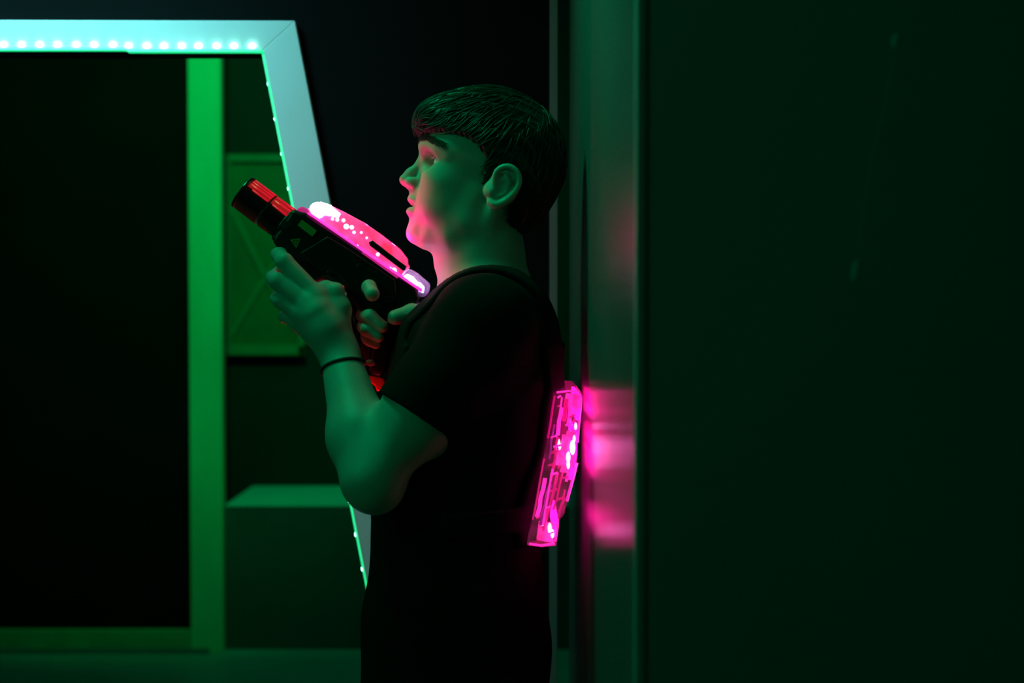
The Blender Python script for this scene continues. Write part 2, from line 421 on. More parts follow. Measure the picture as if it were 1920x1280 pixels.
# ---- hair
def hairvol(P):
    Q = P.copy(); Q[:, 1] = Y0-np.abs(Q[:, 1]-Y0)
    d = ell(Q, H(923, 281), (.1100, .083, .0900), RH)
    d = smin(d, ell(Q, H(845, 232), (.050, .060, .035), RH), .02)    # front volume
    d = smin(d, ell(Q, H(812, 238), (.021, .046, .019), RH), .02)    # swept fringe
    d = smin(d, ell(Q, H(978, 362), (.042, .060, .062), RH), .03)    # nape
    return smin(d, ell(Q, H(908, 322, -.060), (.010, .012, .030), RH), .012)   # sideburn
def hairf(P):
    Q = P.copy(); Q[:, 1] = Y0-np.abs(Q[:, 1]-Y0)
    L = (Q-A_(H(925, 290)))@RH                                       # forward, side, up
    d = hairvol(P)
    # strands: ridges combed forward over the scalp
    sw = L[:, 0]*35+L[:, 1]*0
    rid = np.sin(L[:, 1]*520+np.sin(L[:, 0]*60+L[:, 2]*40)*2.2+L[:, 2]*330)*.0010+np.sin(L[:, 1]*240+L[:, 2]*210+np.sin(L[:, 0]*45)*1.5)*.0014
    d = d+rid
    # hairline: cut away everything in front of it (side view line), ear opening, neckline
    X, Z = Q[:, 0], Q[:, 2]
    xz = lambda a, b: (H(a, b)[0], H(a, b)[2])
    line = [xz(760, 252), xz(788, 256), xz(815, 256), xz(857, 261), xz(884, 271), xz(903, 288), xz(912, 306), xz(908, 330), xz(905, 352), xz(922, 356), xz(930, 325), xz(948, 316), xz(966, 318), xz(978, 334), xz(977, 362), xz(962, 392), xz(952, 415), xz(950, 440), xz(966, 462), xz(1010, 470), xz(1120, 470), xz(1120, 120), xz(740, 120)]
    inside = np.zeros(len(X), bool); dist = np.full(len(X), 9.)
    for (ax, az), (bx, bz) in zip(line, line[1:]+line[:1]):
        c = ((az > Z) != (bz > Z)) & (X < (bx-ax)*(Z-az)/((bz-az) if bz != az else 1e-9)+ax); inside ^= c
        t = np.clip(((X-ax)*(bx-ax)+(Z-az)*(bz-az))/((bx-ax)**2+(bz-az)**2), 0, 1)
        dist = np.minimum(dist, np.hypot(X-ax-t*(bx-ax), Z-az-t*(bz-az)))
    sd = np.where(inside, -dist, dist)+np.sin(X*900+Z*300)*.0012
    return smax(d, sd, .010)
hair = sdf_obj('hair', hairf, (-.20, 1.95, 1.50), (.12, 2.23, 1.86), .0016, M['hair'], person, newton=1)
hair['label'] = 'short brown hair swept forward'
def locks():
    rs = np.random.RandomState(4); n = 2600
    v = rs.normal(size=(n, 3)); v /= np.linalg.norm(v, axis=1)[:, None]
    P = A_(H(915, 285))+v*.1; O = A_(H(915, 285)); lo_ = np.zeros(n); hi_ = np.full(n, .2)
    for _ in range(20):
        mid = (lo_+hi_)/2; ins = hairvol(O+v*mid[:, None]) < 0; lo_ = np.where(ins, mid, lo_); hi_ = np.where(ins, hi_, mid)
    P = O+v*lo_[:, None]
    ok = hairf(P) < .003; P = P[ok]; n = len(P)
    crown = A_(H(1000, 205)); path = [P]; wig = rs.normal(size=(n, 3))*.22; lift = rs.rand(n)*.0022+.0002
    for k in range(6):
        e = 1e-3; N = np.stack([hairvol(P+A_(a)*e)-hairvol(P-A_(a)*e) for a in np.eye(3)], -1); N /= np.linalg.norm(N, axis=1)[:, None]+1e-9
        D = P-crown; D /= np.linalg.norm(D, axis=1)[:, None]+1e-9
        D = D+wig; D -= (D*N).sum(1)[:, None]*N; D /= np.linalg.norm(D, axis=1)[:, None]+1e-9
        P = P+D*.0062; d = hairvol(P); P = P-N*(d-lift*(1 if k < 5 else .5))[:, None]; path.append(P)
        wig = wig*.8
    path = np.stack(path, 1); far = hairf(path[:, -1]) < .006; path = path[far]
    bm = bmesh.new()
    for q in path:
        w_ = random.uniform(.0006, .0013)
        tube(bm, [Vector(x) for x in q], [w_*.4, w_, w_, w_, w_*.9, w_*.6, w_*.15], 5, cap=False)
    o = obj('hair_locks', bm, M['hair'], person, smooth=True); o['kind'] = 'stuff'; o['label'] = 'loose brown locks over the hair'
locks()

# ---- eyes
def eye(s):
    c = Vector(H(831, 307, s*.0345)); bm = bmesh.new()
    g = bmesh.ops.create_uvsphere(bm, u_segments=32, v_segments=24, radius=.0124)
    look = Vector((-1, -.10*1, .30)).normalized(); q = Vector((0, 0, 1)).rotation_difference(look)
    for v in g['verts']: v.co = q@v.co + c
    for f in bm.faces:
        m = (f.calc_center_median()-c).normalized().dot(look)
        f.material_index = 2 if m > .975 else 1 if m > .88 else 0
    return obj('eye', bm, [M['eye'], M['iris'], M['pupil']], person, smooth=True)
eye(-1); eye(1)
def lash(s):
    c = Vector(H(838, 307, s*.026)); out = []
    for px_, py_, q in ((811, 300, .025), (817, 298, .030), (824, 297.5, .035), (832, 299, .039), (839, 302.5, .042), (843, 306, .043)):
        d_ = (Vector(H(px_, py_, s*q))-c).normalized(); a, b = 0., .05
        for _ in range(14):
            m = (a+b)/2
            if float(head(A_([tuple(c+d_*m)]))[0]) < 0: a = m
            else: b = m
        out.append(tuple(c+d_*(a+.0004)))
    bm = bmesh.new(); p = crv(out, 4); n = len(p)
    tube(bm, p, [.0003+.0007*math.sin(math.pi*i/(n-1)) for i in range(n)], 6)
    return obj('eyelashes', bm, M['hair'], person, smooth=True)


# ---- brows
def brow(s):
    bm = bmesh.new(); random.seed(3)
    path = [Vector(H(*q)) for q in ((786, 267, s*.008), (794, 264, s*.022), (808, 266, s*.036), (840, 284, s*.058))]
    inn = Vector(H(850, 285))
    def skin(p):
        d_ = (p-inn).normalized(); a, b = 0., .15
        for _ in range(14):
            m = (a+b)/2
            if float(head(A_([tuple(inn+d_*m)]))[0]) < 0: a = m
            else: b = m
        return inn+d_*a, d_
    for i in range(260):
        t = random.random()*2.95; k = int(t); p = path[k].lerp(path[k+1], t-k)+Vector((random.uniform(-.002, .002), 0, random.uniform(-.0035, .0035)))
        e = (path[min(k+1, 3)]-path[k]).normalized()*.008+Vector((0, 0, random.uniform(-.001, .003)))
        (a, n1), (b, n2) = skin(p), skin(p+e)
        tube(bm, [a, a.lerp(b, .5)+n1*.0012, b+n2*.0006], (.0007, .0006, .0002), 4)
    return obj('eyebrow', bm, M['hair'], person)
brow(-1); brow(1)

# ---- t-shirt
def fold(P, a=.0035): return noise3(P, 5, 5, 26)*a + noise3(P*A_((1, 1, .35)), 9, 4, 60)*a*.35
def shirtf(P):
    d = torso(P)-.010
    # loose belly of the shirt
    d = smin(d, cone(P, H(822, 960), H(805, 1190), .075, .090, .62), .05)
    d = smin(d, cone(P, H(838, 700), H(822, 960), .075, .070, .62), .05)
    d = smin(d, cone(P, H(862, 1190), H(848, 1330), .125, .140, .68), .04)
    n, f = cone(P, SHN, ELN, .066, .058), cone(P, SHF, ELF, .066, .058)
    def cut(n, S, E, t):
        S, E = A_(S), A_(E); u = (E-S)/np.linalg.norm(E-S); c = S+(E-S)*t
        return u, c
    u, c = cut(n, SHN, ELN, .60); tilt = u+A_((.10, 0, .10)); tilt /= np.linalg.norm(tilt)
    n = smax(n, (P-c)@tilt, .004)
    inner = np.maximum(cone(P, SHN, ELN, .058, .0535), -((P-c)@tilt)-.035)
    n = smax(n, -inner, .003)
    u2, c2 = cut(f, SHF, ELF, .62); f = smax(f, (P-c2)@u2, .004)
    d = smin(d, n, .03); d = smin(d, f, .03)
    d = d+fold(P)
    nk = cone(P, H(905, 440), H(890, 545), .062, .071, 1.0)          # neck opening
    d = smax(d, -nk, .004)
    d = smin(d, np.abs(np.maximum(nk, 0))*0+smax(np.abs(cone(P, H(905, 440), H(897, 522), .066, .073, 1.0))-.004, np.abs((P-A_(H(900, 511)))@A_((-.20, 0, .98)))-.008, .004), .004) if False else d
    return smax(d, -(P[:, 2]-.80), .004)
shirt = sdf_obj('t_shirt', shirtf, (-.33, 1.72, .78), (.16, 2.46, 1.66), .0035, M['shirt'], person)
shirt['label'] = 'black short-sleeved t-shirt'
# ---- trousers and shoes
def trouf(P):
    d = None
    for h, k, a in zip(HP, KN, AN):
        c = chain(P, [h, k, a], (.105, .078, .062), .03); c = np.maximum(c, -(P[:, 2]-.07))
        d = c if d is None else smin(d, c, .02)
    d = smin(d, cone(P, (-.072, Y0, .97), (-.072, Y0, .90), .115, .12, .68), .04)
    return np.maximum(d+fold(P, .004), P[:, 2]-1.0)
tr_ = sdf_obj('trousers', trouf, (-.30, 1.80, .03), (.15, 2.42, 1.03), .007, M['trouser'], person)
for s, a in zip((-1, 1), AN):
    def shoef(P, a=a):
        d = chain(P, [(a[0]+.03, a[1], .05), (a[0]-.06, a[1]-.005, .055), (a[0]-.17, a[1]-.01, .04)], (.046, .048, .038), .02)
        d = smin(d, cone(P, (a[0], a[1], .06), (a[0], a[1], .115), .05, .047), .02)
        return smax(d, -(P[:, 2]-.001), .003)
    sdf_obj('shoe', shoef, (a[0]-.23, a[1]-.08, -.01), (a[0]+.1, a[1]+.08, .19), .006, M['shoe'], person)

# ---- vest (harness with front and back plates)
def vestf(P):
    t = torso(P); d = np.abs(t-.015)-.004
    L = P-A_(H(880, 800)); z = P[:, 2]
    plate = np.maximum(np.abs(P[:, 1]-Y0)-.125, np.maximum(z-H(0, 640)[2], H(0, 1000)[2]-z))
    strap = np.maximum(np.abs(np.abs(P[:, 1]-Y0)-.085)-.024, H(0, 760)[2]-z)
    belt = np.maximum(np.abs(z-H(0, 950)[2])-.018, -9)
    r = smin(smin(plate, strap, .01), belt, .01)
    nk = cone(P, H(905, 440), H(890, 560), .078, .088)
    return smax(smax(d, r, .006), -nk, .004)
vest = sdf_obj('vest', vestf, (-.30, 1.80, 1.10), (.16, 2.38, 1.66), .004, M['vest'], person)
vest['label'] = 'black harness vest with a glowing magenta back panel'

# glowing back panel of the vest: faceted clear shell, light tubes and white lamps inside
YB0, YB1 = 1.955, 2.20
shell = [(1038,737),(1048,734),(1066,731),(1088,732),(1092,742),(1090,760),(1086,783),(1087,800),(1083,831),(1083,852),(1078,880),(1072,907),(1064,940),(1057,965),(1048,976),(1046,1000),(1043,1023),(1016,1026),(988,1022),(991,1003),(997,982),(1003,950),(1009,917),(1016,875),(1024,835),(1031,793),(1036,765)]
def P3(px, py, Y): p = at(px, py, YB0); return Vector((p.x, Y, p.z))
bm = bmesh.new()
prism(bm, [P3(x, y, YB0) for x, y in shell], Vector((0, YB1-YB0, 0)))
sh = obj('light_panel_shell', bm, M['pack'], vest, bevel=.0012)
random.seed(11)
def rod(name, pts, r, m, y, par=vest):
    bm = bmesh.new(); tube(bm, [P3(a, b, y) for a, b in pts], r, 8); return obj(name, bm, m, par, smooth=True)
M['tube_magenta'] = mat('magenta_tube', (.8,.1,.5), .3, emit=(1,.03,.42), es=2.2)
M['tube_dim'] = mat('dim_magenta_tube', (.8,.1,.5), .3, emit=(.8,.005,.24), es=.55)
M['tube_violet'] = mat('violet_tube', (.4,.2,.7), .3, emit=(.35,.01,.42), es=.35)
def ledge_x(y):                                   # left and right edge of the panel at row y
    pts = [(737,1038,1091),(783,1033,1086),(835,1024,1083),(865,1019,1081),(917,1009,1070),(965,999,1057),(982,997,1047),(1023,989,1043)]
    return np.interp(y, [p[0] for p in pts], [p[1] for p in pts]), np.interp(y, [p[0] for p in pts], [p[2] for p in pts])
rs_ = random.Random(21)
for fr_, segs in ((.16, ((800,860),(900,975))), (.34, ((760,815),(822,905),(912,990))), (.50, ((748,790),(835,880),(885,1000))), (.66, ((742,800),(806,850),(880,960))), (.84, ((745,782),(790,835),(845,905),(915,965)))):
    for (a, b) in segs:
        ya = a+rs_.uniform(-5, 5); yb = b+rs_.uniform(-5, 5); pts = []
        for k in range(5):
            y = ya+(yb-ya)*k/4; L_, R2 = ledge_x(y); pts.append((L_+(R2-L_)*(fr_+rs_.uniform(-.025, .025)), y))
        m_ = rs_.choice([M['tube_magenta'], M['tube_magenta'], M['tube_dim'], M['tube_dim'], M['tube_violet']])
        rod('light_tube', pts, rs_.choice([.0013, .002, .0028]), m_, YB0+rs_.uniform(.006, .014))
for i in range(16):
    y = 748+i*17+rs_.uniform(-5, 5); L_, R2 = ledge_x(y); a = rs_.uniform(.1, .7); b = a+rs_.uniform(.12, .28)
    rod('cross_rib', [(L_+(R2-L_)*a, y+2), (L_+(R2-L_)*min(.95, b), y-2)], rs_.uniform(.0010, .0020), rs_.choice([M['tube_magenta'], M['tube_dim']]), YB0+.006)
for (m_, r_, pts_) in (('tube_magenta', .0016, ((1090,745),(1088,775),(1085,805),(1083,830))), ('tube_magenta', .0020, ((1082,868),(1076,893),(1070,915),(1063,940))), ('tube_dim', .0014, ((1040,742),(1036,765),(1032,795),(1027,822))),
                     ('tube_dim', .0012, ((1020,860),(1012,905),(1005,945),(999,975))), ('tube_magenta', .0014, ((1044,736),(1066,733),(1086,735))), ('tube_magenta', .0016, ((992,1020),(1015,1023),(1040,1020))),
                     ('tube_magenta', .0017, ((1046,980),(1044,1000),(1041,1016))), ('tube_dim', .0016, ((1058,935),(1052,955),(1047,972))), ('tube_magenta', .0012, ((1054,745),(1048,790),(1043,820))), ('tube_magenta', .0013, ((1036,880),(1030,915),(1024,950),(1018,985)))):
    rod('edge_light', list(pts_), r_, M[m_], YB0+.004)
M['pack_lamp'] = mat('pink_white_lamp', (1,.8,.9), .3, emit=(1,.36,.78), es=14)
M['back_bar'] = mat('magenta_bar', (.8,.1,.5), .3, emit=(1,.008,.30), es=6)
M['frost'] = clear('frosted_block', (1,.5,.85), .8, (1,.06,.42), 1.1)
for (y, a, b, h_) in ((752,.45,.98,14),(838,.50,.98,22),(862,.42,.96,16),(1000,.30,.9,20),(880,.6,.9,9),(818,.62,.95,10)):
    L_, R2 = ledge_x(y); bm = bmesh.new()
    x0_, x1q = L_+(R2-L_)*a, L_+(R2-L_)*b
    prism(bm, [P3(x0_+2, y-h_, YB0+.009), P3(x1q, y-h_*.8, YB0+.009), P3(x1q-3, y+h_*.3, YB0+.009), P3(x1q-1, y+h_, YB0+.009), P3(x0_-3, y+h_*.7, YB0+.009)], Vector((0, .012, 0)))
    obj('light_block', bm, M['frost'], vest, bevel=.001)
for (x, y, r) in ((1070,757,.0022),(1074,840,.0062),(1066,858,.0048),(1077,824,.0035),(1066,872,.004),(1050,838,.003),(1031,992,.0045),(1036,1002,.004),(1019,985,.0035),(1080,800,.003),(1048,832,.0035)):
    bm = bmesh.new(); ball(bm, P3(x, y, YB0+.010), (r*.65, r*.6, r*1.7)); obj('lamp', bm, M['pack_lamp'], vest, smooth=True)
# lit back edge facing the wall
for (a, b) in (((1083,812),(1081,868)), ((1080,872),(1073,903)), ((1089,742),(1086,790)), ((1047,978),(1044,1012))):
    bm = bmesh.new(); prism(bm, [P3(a[0]-5, a[1], YB0+.02), P3(a[0]+1, a[1], YB0+.02), P3(b[0]+1, b[1], YB0+.02), P3(b[0]-5, b[1], YB0+.02)], Vector((0, .20, 0)))
    obj('light_bar', bm, M['back_bar'], vest)

# glowing chest panel of the vest, on the side away from the camera behind the raised arm
M['chest'] = mat('red_lamp', (.8,.1,.1), .3, emit=(1,.015,.05), es=20)
def front_at(py, dy):
    lo_, hi_ = 640, 900
    for _ in range(16):
        mid = (lo_+hi_)/2
        if float(torso(A_([H(mid, py, dy)]))[0]) < .021: hi_ = mid
        else: lo_ = mid
    return Vector(H(lo_, py, dy))
bm = bmesh.new(); q0 = [front_at(y, d) for y, d in ((768,-.05),(768,.05),(850,.05),(850,-.05))]
prism(bm, q0, Vector((-.010, 0, 0))); o_ = obj('chest_light', bm, M['chest'], vest, bevel=.003); o_['label'] = 'red glowing chest panel'
# ---- wristband
def band():
    a = Vector(K(643, 690, -.088)); ax = (Vector(WRN)-Vector(ELN)).normalized()
    ax = (ax+Vector((.05, -.18, .12))).normalized()
    u = ax.orthogonal().normalized(); v = ax.cross(u)
    bm = bmesh.new(); n = 40; rings = []
    for i in range(n):
        t = 2*math.pi*i/n; dvec = u*math.cos(t)+v*math.sin(t)
        lo_, hi_ = .01, .06                              # find the skin along this direction
        for _ in range(18):
            mid = (lo_+hi_)/2
            if float(body(A_([tuple(a+dvec*mid)]))[0]) < 0: lo_ = mid
            else: hi_ = mid
        rings.append(a+dvec*(lo_+.0012))
    vs = []
    for i, p in enumerate(rings):
        t = (rings[(i+1) % n]-rings[i-1]).normalized(); o_ = (p-a).normalized(); s = t.cross(o_)
        vs.append([bm.verts.new(p+(o_*math.cos(q)+s*math.sin(q))*.0026) for q in [2*math.pi*k/8 for k in range(8)]])
    for i in range(n):
        r, q = vs[i], vs[(i+1) % n]
        for k in range(8): bm.faces.new((r[k], r[(k+1) % 8], q[(k+1) % 8], q[k]))
    o = obj('wristband', bm, M['band'], person, smooth=True); o['label'] = 'thin black cord wristband'
band()

# ------------------------------------------------------------------ the toy blaster
GA = math.radians(37); GY = Y0-.012
def G(u, v, w=0.0):                         # along the barrel, towards the top, away from the camera (w in metres)
    x = 455+u*math.cos(GA)+v*math.sin(GA); y = 360+u*math.sin(GA)-v*math.cos(GA)
    p = at(x, y, GY); return Vector((p.x, GY+w, p.z))
gun = empty('laser_tag_blaster', G(300, -150), 'black laser tag blaster with red barrel and glowing pink top, held in both hands', 'toy gun')
def slab(name, pts, w0, w1, m, par=gun, bevel=.004, seg=3):
    bm = bmesh.new(); prism(bm, [G(u, v, w0) for u, v in pts], Vector((0, w1-w0, 0))); return obj(name, bm, m, par, bevel=bevel, seg=seg)
body_o = slab('body', [(96,30),(112,38),(122,43),(150,43),(200,47),(260,50),(330,54),(372,57),(386,40),(388,-14),(365,-30),(335,-42),(307,-44),(288,-38),(270,-32),(227,-35),(216,-50),(205,-57),(185,-57),(150,-50),(120,-43),(100,-36)], -.027, .027, M['gun'], bevel=.007, seg=4)
slab('side_panel', [(182,31),(230,36),(330,42),(350,20),(340,-22),(300,-26),(240,-14),(200,-28),(160,-24)], -.0300, -.026, M['gun'], bevel=.0015)
# barrel
bm = bmesh.new()
for (u0, u1, r0, r1) in ((2, 56, .0255, .0262), (58, 104, .0262, .0258)):
    tube(bm, [G(u0, 0), G(u0+2, 0), G(u1-2, 0), G(u1, 0)], (r0-.0015, r0, r1, r1-.0015), 40)
barrel = obj('barrel', bm, M['red_plastic'], gun, smooth=False, bevel=0)
bm = bmesh.new(); tube(bm, [G(-1, 0), G(6, 0)], (.0262, .0268), 40); ring = obj('muzzle_ring', bm, M['red_plastic'], gun, bevel=.0015)
bm = bmesh.new(); tube(bm, [G(-3, 0), G(0, 0)], (.017, .017), 32); obj('lens', bm, M['gun'], gun)
bm = bmesh.new(); tube(bm, [G(96, -2), G(116, -2)], (.0275, .0285), 32); obj('collar', bm, M['gun'], gun, bevel=.002)
def onbarrel(u, ang, r): return G(u, 0)+ (G(0, 1)-G(0, 0)).normalized()*r*math.cos(ang)+Vector((0, -1, 0))*r*math.sin(ang)
M['red_glow'] = mat('red_glowing_plastic', (.5,.01,.015), .25, emit=(1,0,.02), es=.30)
for (u0, u1) in ((7, 55), (59, 101)):
    bm = bmesh.new(); rows = []
    for k in range(11):
        a_ = -.5+k*.155; rows.append([bm.verts.new(onbarrel(u0, a_, .0262)), bm.verts.new(onbarrel(u1, a_, .0266))])
    back = []
    for k in range(11):
        a_ = -.5+k*.155; back.append([bm.verts.new(onbarrel(u0, a_, .0240)), bm.verts.new(onbarrel(u1, a_, .0240))])
    for k in range(10):
        bm.faces.new((rows[k][0], rows[k][1], rows[k+1][1], rows[k+1][0])); bm.faces.new((back[k][0], back[k+1][0], back[k+1][1], back[k][1]))
        for e_ in (0, 1): bm.faces.new((rows[k][e_], rows[k+1][e_], back[k+1][e_], back[k][e_]))
    for k in (0, 10): bm.faces.new((rows[k][0], rows[k][1], back[k][1], back[k][0]))
    obj('light_window', bm, M['red_glow'], gun)
for ang, u0, u1, rr_ in ((.30, 8, 54, .0034), (.58, 8, 54, .0026), (.82, 10, 54, .0032), (1.08, 18, 54, .0012), (.35, 60, 100, .0036), (.72, 62, 100, .0042), (1.06, 64, 98, .0018)):
    bm = bmesh.new(); tube(bm, [onbarrel(u0, ang, .0269-rr_), onbarrel(u1, ang, .0273-rr_)], rr_, 8); obj('light_strip', bm, M['red_light'], gun, smooth=True)
# glowing top
dome = slab('top_cover', [(124,44),(120,52),(124,64),(134,74),(150,80),(180,86),(213,91),(257,93),(300,92),(322,86),(328,78),(334,77),(334,56),(260,52),(200,48)], -.020, .020, M['dome'], bevel=.008, seg=4)
dome['label'] = 'glowing pink clear top cover'
bm = bmesh.new(); ball(bm, G(133, 57), (.012, .018, .012), 24, 16); tube(bm, [G(133, 62), G(150, 70), G(172, 74)], (.010, .0085, .004), 12); obj('front_lamp', bm, M['white_hot'], gun, smooth=True)
random.seed(5)
for (u, v, r) in ((186,72,.0030),(197,66,.0042),(206,71,.0034),(215,66,.0026),(176,66,.0030),(168,62,.0026),(226,74,.0022),(240,72,.0020),(275,60,.0030),(317,55,.0038),(310,52,.0026),(236,50,.0014)):
    bm = bmesh.new(); ball(bm, G(u, v, -.0185 if v > 53 else -.026), (r, r*.6, r)); obj('lamp', bm, M['white_hot'], gun, smooth=True)
slab('slot', [(248,68),(252,75),(331,74),(334,66),(330,64),(254,64)], -.0235, -.010, M['gun'], bevel=.001)
slab('light_rail', [(126,42),(128,46),(380,58),(382,53)], -.0290, .0290, M['pink_glow'], bevel=.001)
slab('lower_light_rail', [(250,44),(255,50),(330,55),(332,46)], -.0285, -.020, M['tube_dim'] , bevel=.001)
slab('front_bracket', [(104,36),(108,46),(122,50),(134,44),(150,38),(140,30),(118,34)], -.024, .024, M['tube_dim'], bevel=.003)
slab('rear_window', [(334,54),(336,74),(352,76),(384,74),(392,58),(388,44),(372,44)], -.022, .022, M['clear'], bevel=.004)
slab('rear_lamp', [(337,52),(339,64),(352,66),(368,62),(378,50),(366,47)], -.019, -.004, M['white_hot'], bevel=.003)
slab('rear_lamp', [(368,50),(366,66),(380,64),(386,52)], -.019, .0, M['violet_glow'], bevel=.002)
# labels
st_ = slab('sticker', [(126,14),(126,27),(160,27),(160,14)], -.0312, -.0268, M['sticker'], bevel=0)
bm = bmesh.new(); c = (141, -13); R_ = 11; ri = 7
tri = lambda r, w_: [G(c[0]+r*math.cos(a), c[1]+r*math.sin(a), w_) for a in (math.pi/2-.3, math.pi*7/6-.3, math.pi*11/6-.3)]
o1, i1 = [bm.verts.new(p) for p in tri(R_, -.0278)], [bm.verts.new(p) for p in tri(ri, -.0278)]
o2, i2 = [bm.verts.new(p) for p in tri(R_, -.0268)], [bm.verts.new(p) for p in tri(ri, -.0268)]
for k in range(3):
    j = (k+1) % 3; bm.faces.new((o1[k], o1[j], i1[j], i1[k])); bm.faces.new((o2[k], i2[k], i2[j], o2[j])); bm.faces.new((o1[k], o2[k], o2[j], o1[j])); bm.faces.new((i1[k], i1[j], i2[j], i2[k]))
for k in range(6):
    a = k*math.pi/6; e = Vector(G(c[0]+3.4*math.cos(a), c[1]+3.4*math.sin(a), -.0273)); s_ = Vector(G(c[0]-3.4*math.cos(a), c[1]-3.4*math.sin(a), -.0273)); tube(bm, [s_, e], .0003, 4)
obj('warning_triangle', bm, M['sticker'], gun)
for (u, v) in ((262,22),(300,-8),(182,-38),(345,10),(225,-20)):
    bm = bmesh.new(); tube(bm, [G(u, v, -.026), G(u, v, -.0312)], .0035, 12); obj('screw', bm, M['gun'], gun, bevel=.0006)
bm = bmesh.new(); ball(bm, G(260, -27, -.0305), (.0030, .0012, .0022)); obj('indicator_light', bm, M['red_light'], gun, smooth=True)
# grip, trigger guard, butt
gx = lambda x, y, w: Vector(K(x, y, -.012))+Vector((0, w, 0))
bm = bmesh.new()
prof = [(772,560),(752,600),(736,650),(726,695),(716,706),(694,702),(690,690),(696,650),(700,610),(704,570),(712,548),(760,530)]
prism(bm, [gx(x, y, -.017) for x, y in prof], Vector((0, .034, 0))); obj('grip', bm, M['gun'], gun, bevel=.007, seg=3)
bm = bmesh.new(); tube(bm, [gx(*q, 0) for q in ((655,548),(656,575),(666,592),(684,600),(700,600))], .0045, 10); obj('trigger_guard', bm, M['gun'], gun, smooth=True)
bm = bmesh.new(); tube(bm, [gx(*q, 0) for q in ((692,562),(686,574),(688,586))], .0045, 8); obj('trigger', bm, M['gun'], gun, smooth=True)
bm = bmesh.new(); pts = [(693,704),(700,716),(712,724),(718,716),(714,706)]
prism(bm, [gx(x, y, -.014) for x, y in [(694,702),(690,712),(704,722),(708,734),(718,728),(724,712),(718,705)]], Vector((0, .028, 0))); obj('grip_cap', bm, M['red_rubber'], gun, bevel=.003)
bm = bmesh.new()
pts = [Vector(gx(712, 718, 0)), Vector(gx(690, 700, 0)), Vector(K(676, 668, -.01)), Vector(K(668, 640, -.01)), Vector(K(664, 618, .0)), Vector(K(654, 586, .0)), Vector(K(648, 552, -.005))]
cp = []
for i in range(len(pts)-1):
    for k in range(8): cp.append(pts[i].lerp(pts[i+1], k/8))
tube(bm, cp, .0036, 10); obj('cable', bm, M['gun'], gun, smooth=True)
bm = bmesh.new(); prism(bm, [K(*q) for q in ((724,600,-.012),(700,660,-.012),(690,700,-.012),(680,690,-.012),(676,668,-.012),(672,650,-.012),(680,640,-.012))], Vector((0, .012, 0)))
obj('holster_strap', bm, M['gun'], gun, bevel=.002)
bm = bmesh.new(); ball(bm, K(695, 680, -.032), (.008, .003, .005)); obj('highlight_spot', bm, M['steel'], gun, smooth=True)  # pale ball stands in for a highlight beside the grip

# ------------------------------------------------------------------ the room
struct(boxo('floor', -3.6, 3.6, -1.6, 7.8, -.1, 0, M['floor']))
struct(boxo('ceiling', -3.6, 3.6, -1.6, 7.8, 3.0, 3.1, M['ceiling']))
struct(boxo('wall_back', -3.6, 3.6, 6.62, 6.8, 0, 3.0, M['far_wall']))
struct(boxo('wall_left', -3.75, -3.6, -1.6, 7.8, 0, 3.0, M['far_wall']))
struct(boxo('wall_front', -3.6, 3.6, -1.75, -1.6, 0, 3.0, M['far_wall']))
# corner wall the person leans on: its side runs away from the camera, its face fills the right of the photo
XW = .107
struct(boxo('wall_right', XW, 3.6, 1.22, 2.66, 0, 3.0, M['gloss_wall'], bevel=.003))
bm = bmesh.new(); box(bm, XW-.0008, XW+.009, 1.2185, 1.235, 0, 3.0); struct(obj('trim_1', bm, M['edge'], bevel=.002))
wr = bpy.data.objects['wall_right']
wr.data.materials.append(M['lit_face'])
for p_f in wr.data.polygons:
    if p_f.normal.y < -.9: p_f.material_index = 1
M['pale_mark'] = mat('pale_mark_grey', (.34,.35,.34), .6)  # two pale spots and a thin streak between them on the wall face
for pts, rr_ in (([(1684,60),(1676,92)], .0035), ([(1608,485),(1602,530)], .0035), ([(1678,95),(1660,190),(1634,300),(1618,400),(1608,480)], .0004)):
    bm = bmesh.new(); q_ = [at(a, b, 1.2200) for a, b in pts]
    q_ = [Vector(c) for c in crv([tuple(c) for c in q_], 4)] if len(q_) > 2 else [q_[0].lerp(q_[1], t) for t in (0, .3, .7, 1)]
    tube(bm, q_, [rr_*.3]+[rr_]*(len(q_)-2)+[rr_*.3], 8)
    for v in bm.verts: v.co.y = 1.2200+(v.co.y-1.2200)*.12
    obj('pale_mark', bm, M['pale_mark'], wr, smooth=True)
# partition with the slanted opening, at 2.7 m
YP = 2.72
tl = lambda px, py: at(px, py, YP)
# inner edge of the opening in world x,z
ix = lambda py: tl(497+(py-97)*(690-497)/(1090-97), py)
TOP = tl(497, 97); xr0 = TOP.x; zt = TOP.z
b0 = ix(1090); sl = (b0.x-xr0)/(zt-b0.z)                     # slope of the leg
xb = xr0+sl*zt
xl = -2.9; tw = .058
bm = bmesh.new()
box(bm, -3.6, xl, YP, YP+.10, 0, 3.0)                        # left of the opening
box(bm, xl, xr0, YP, YP+.10, zt+.004, 3.0)
prism(bm, [(xr0, YP, zt+.004), (xr0, YP, 3.0), (.085, YP, 3.0), (.085, YP, 0), (xb, YP, 0)], Vector((0, .10, 0)))
struct(obj('wall_partition', bm, M['black_wall']))
struct(boxo('trim_2', .0715, .0865, YP-.02, YP-.001, 0, 3.0, M['steel'], bevel=.001))
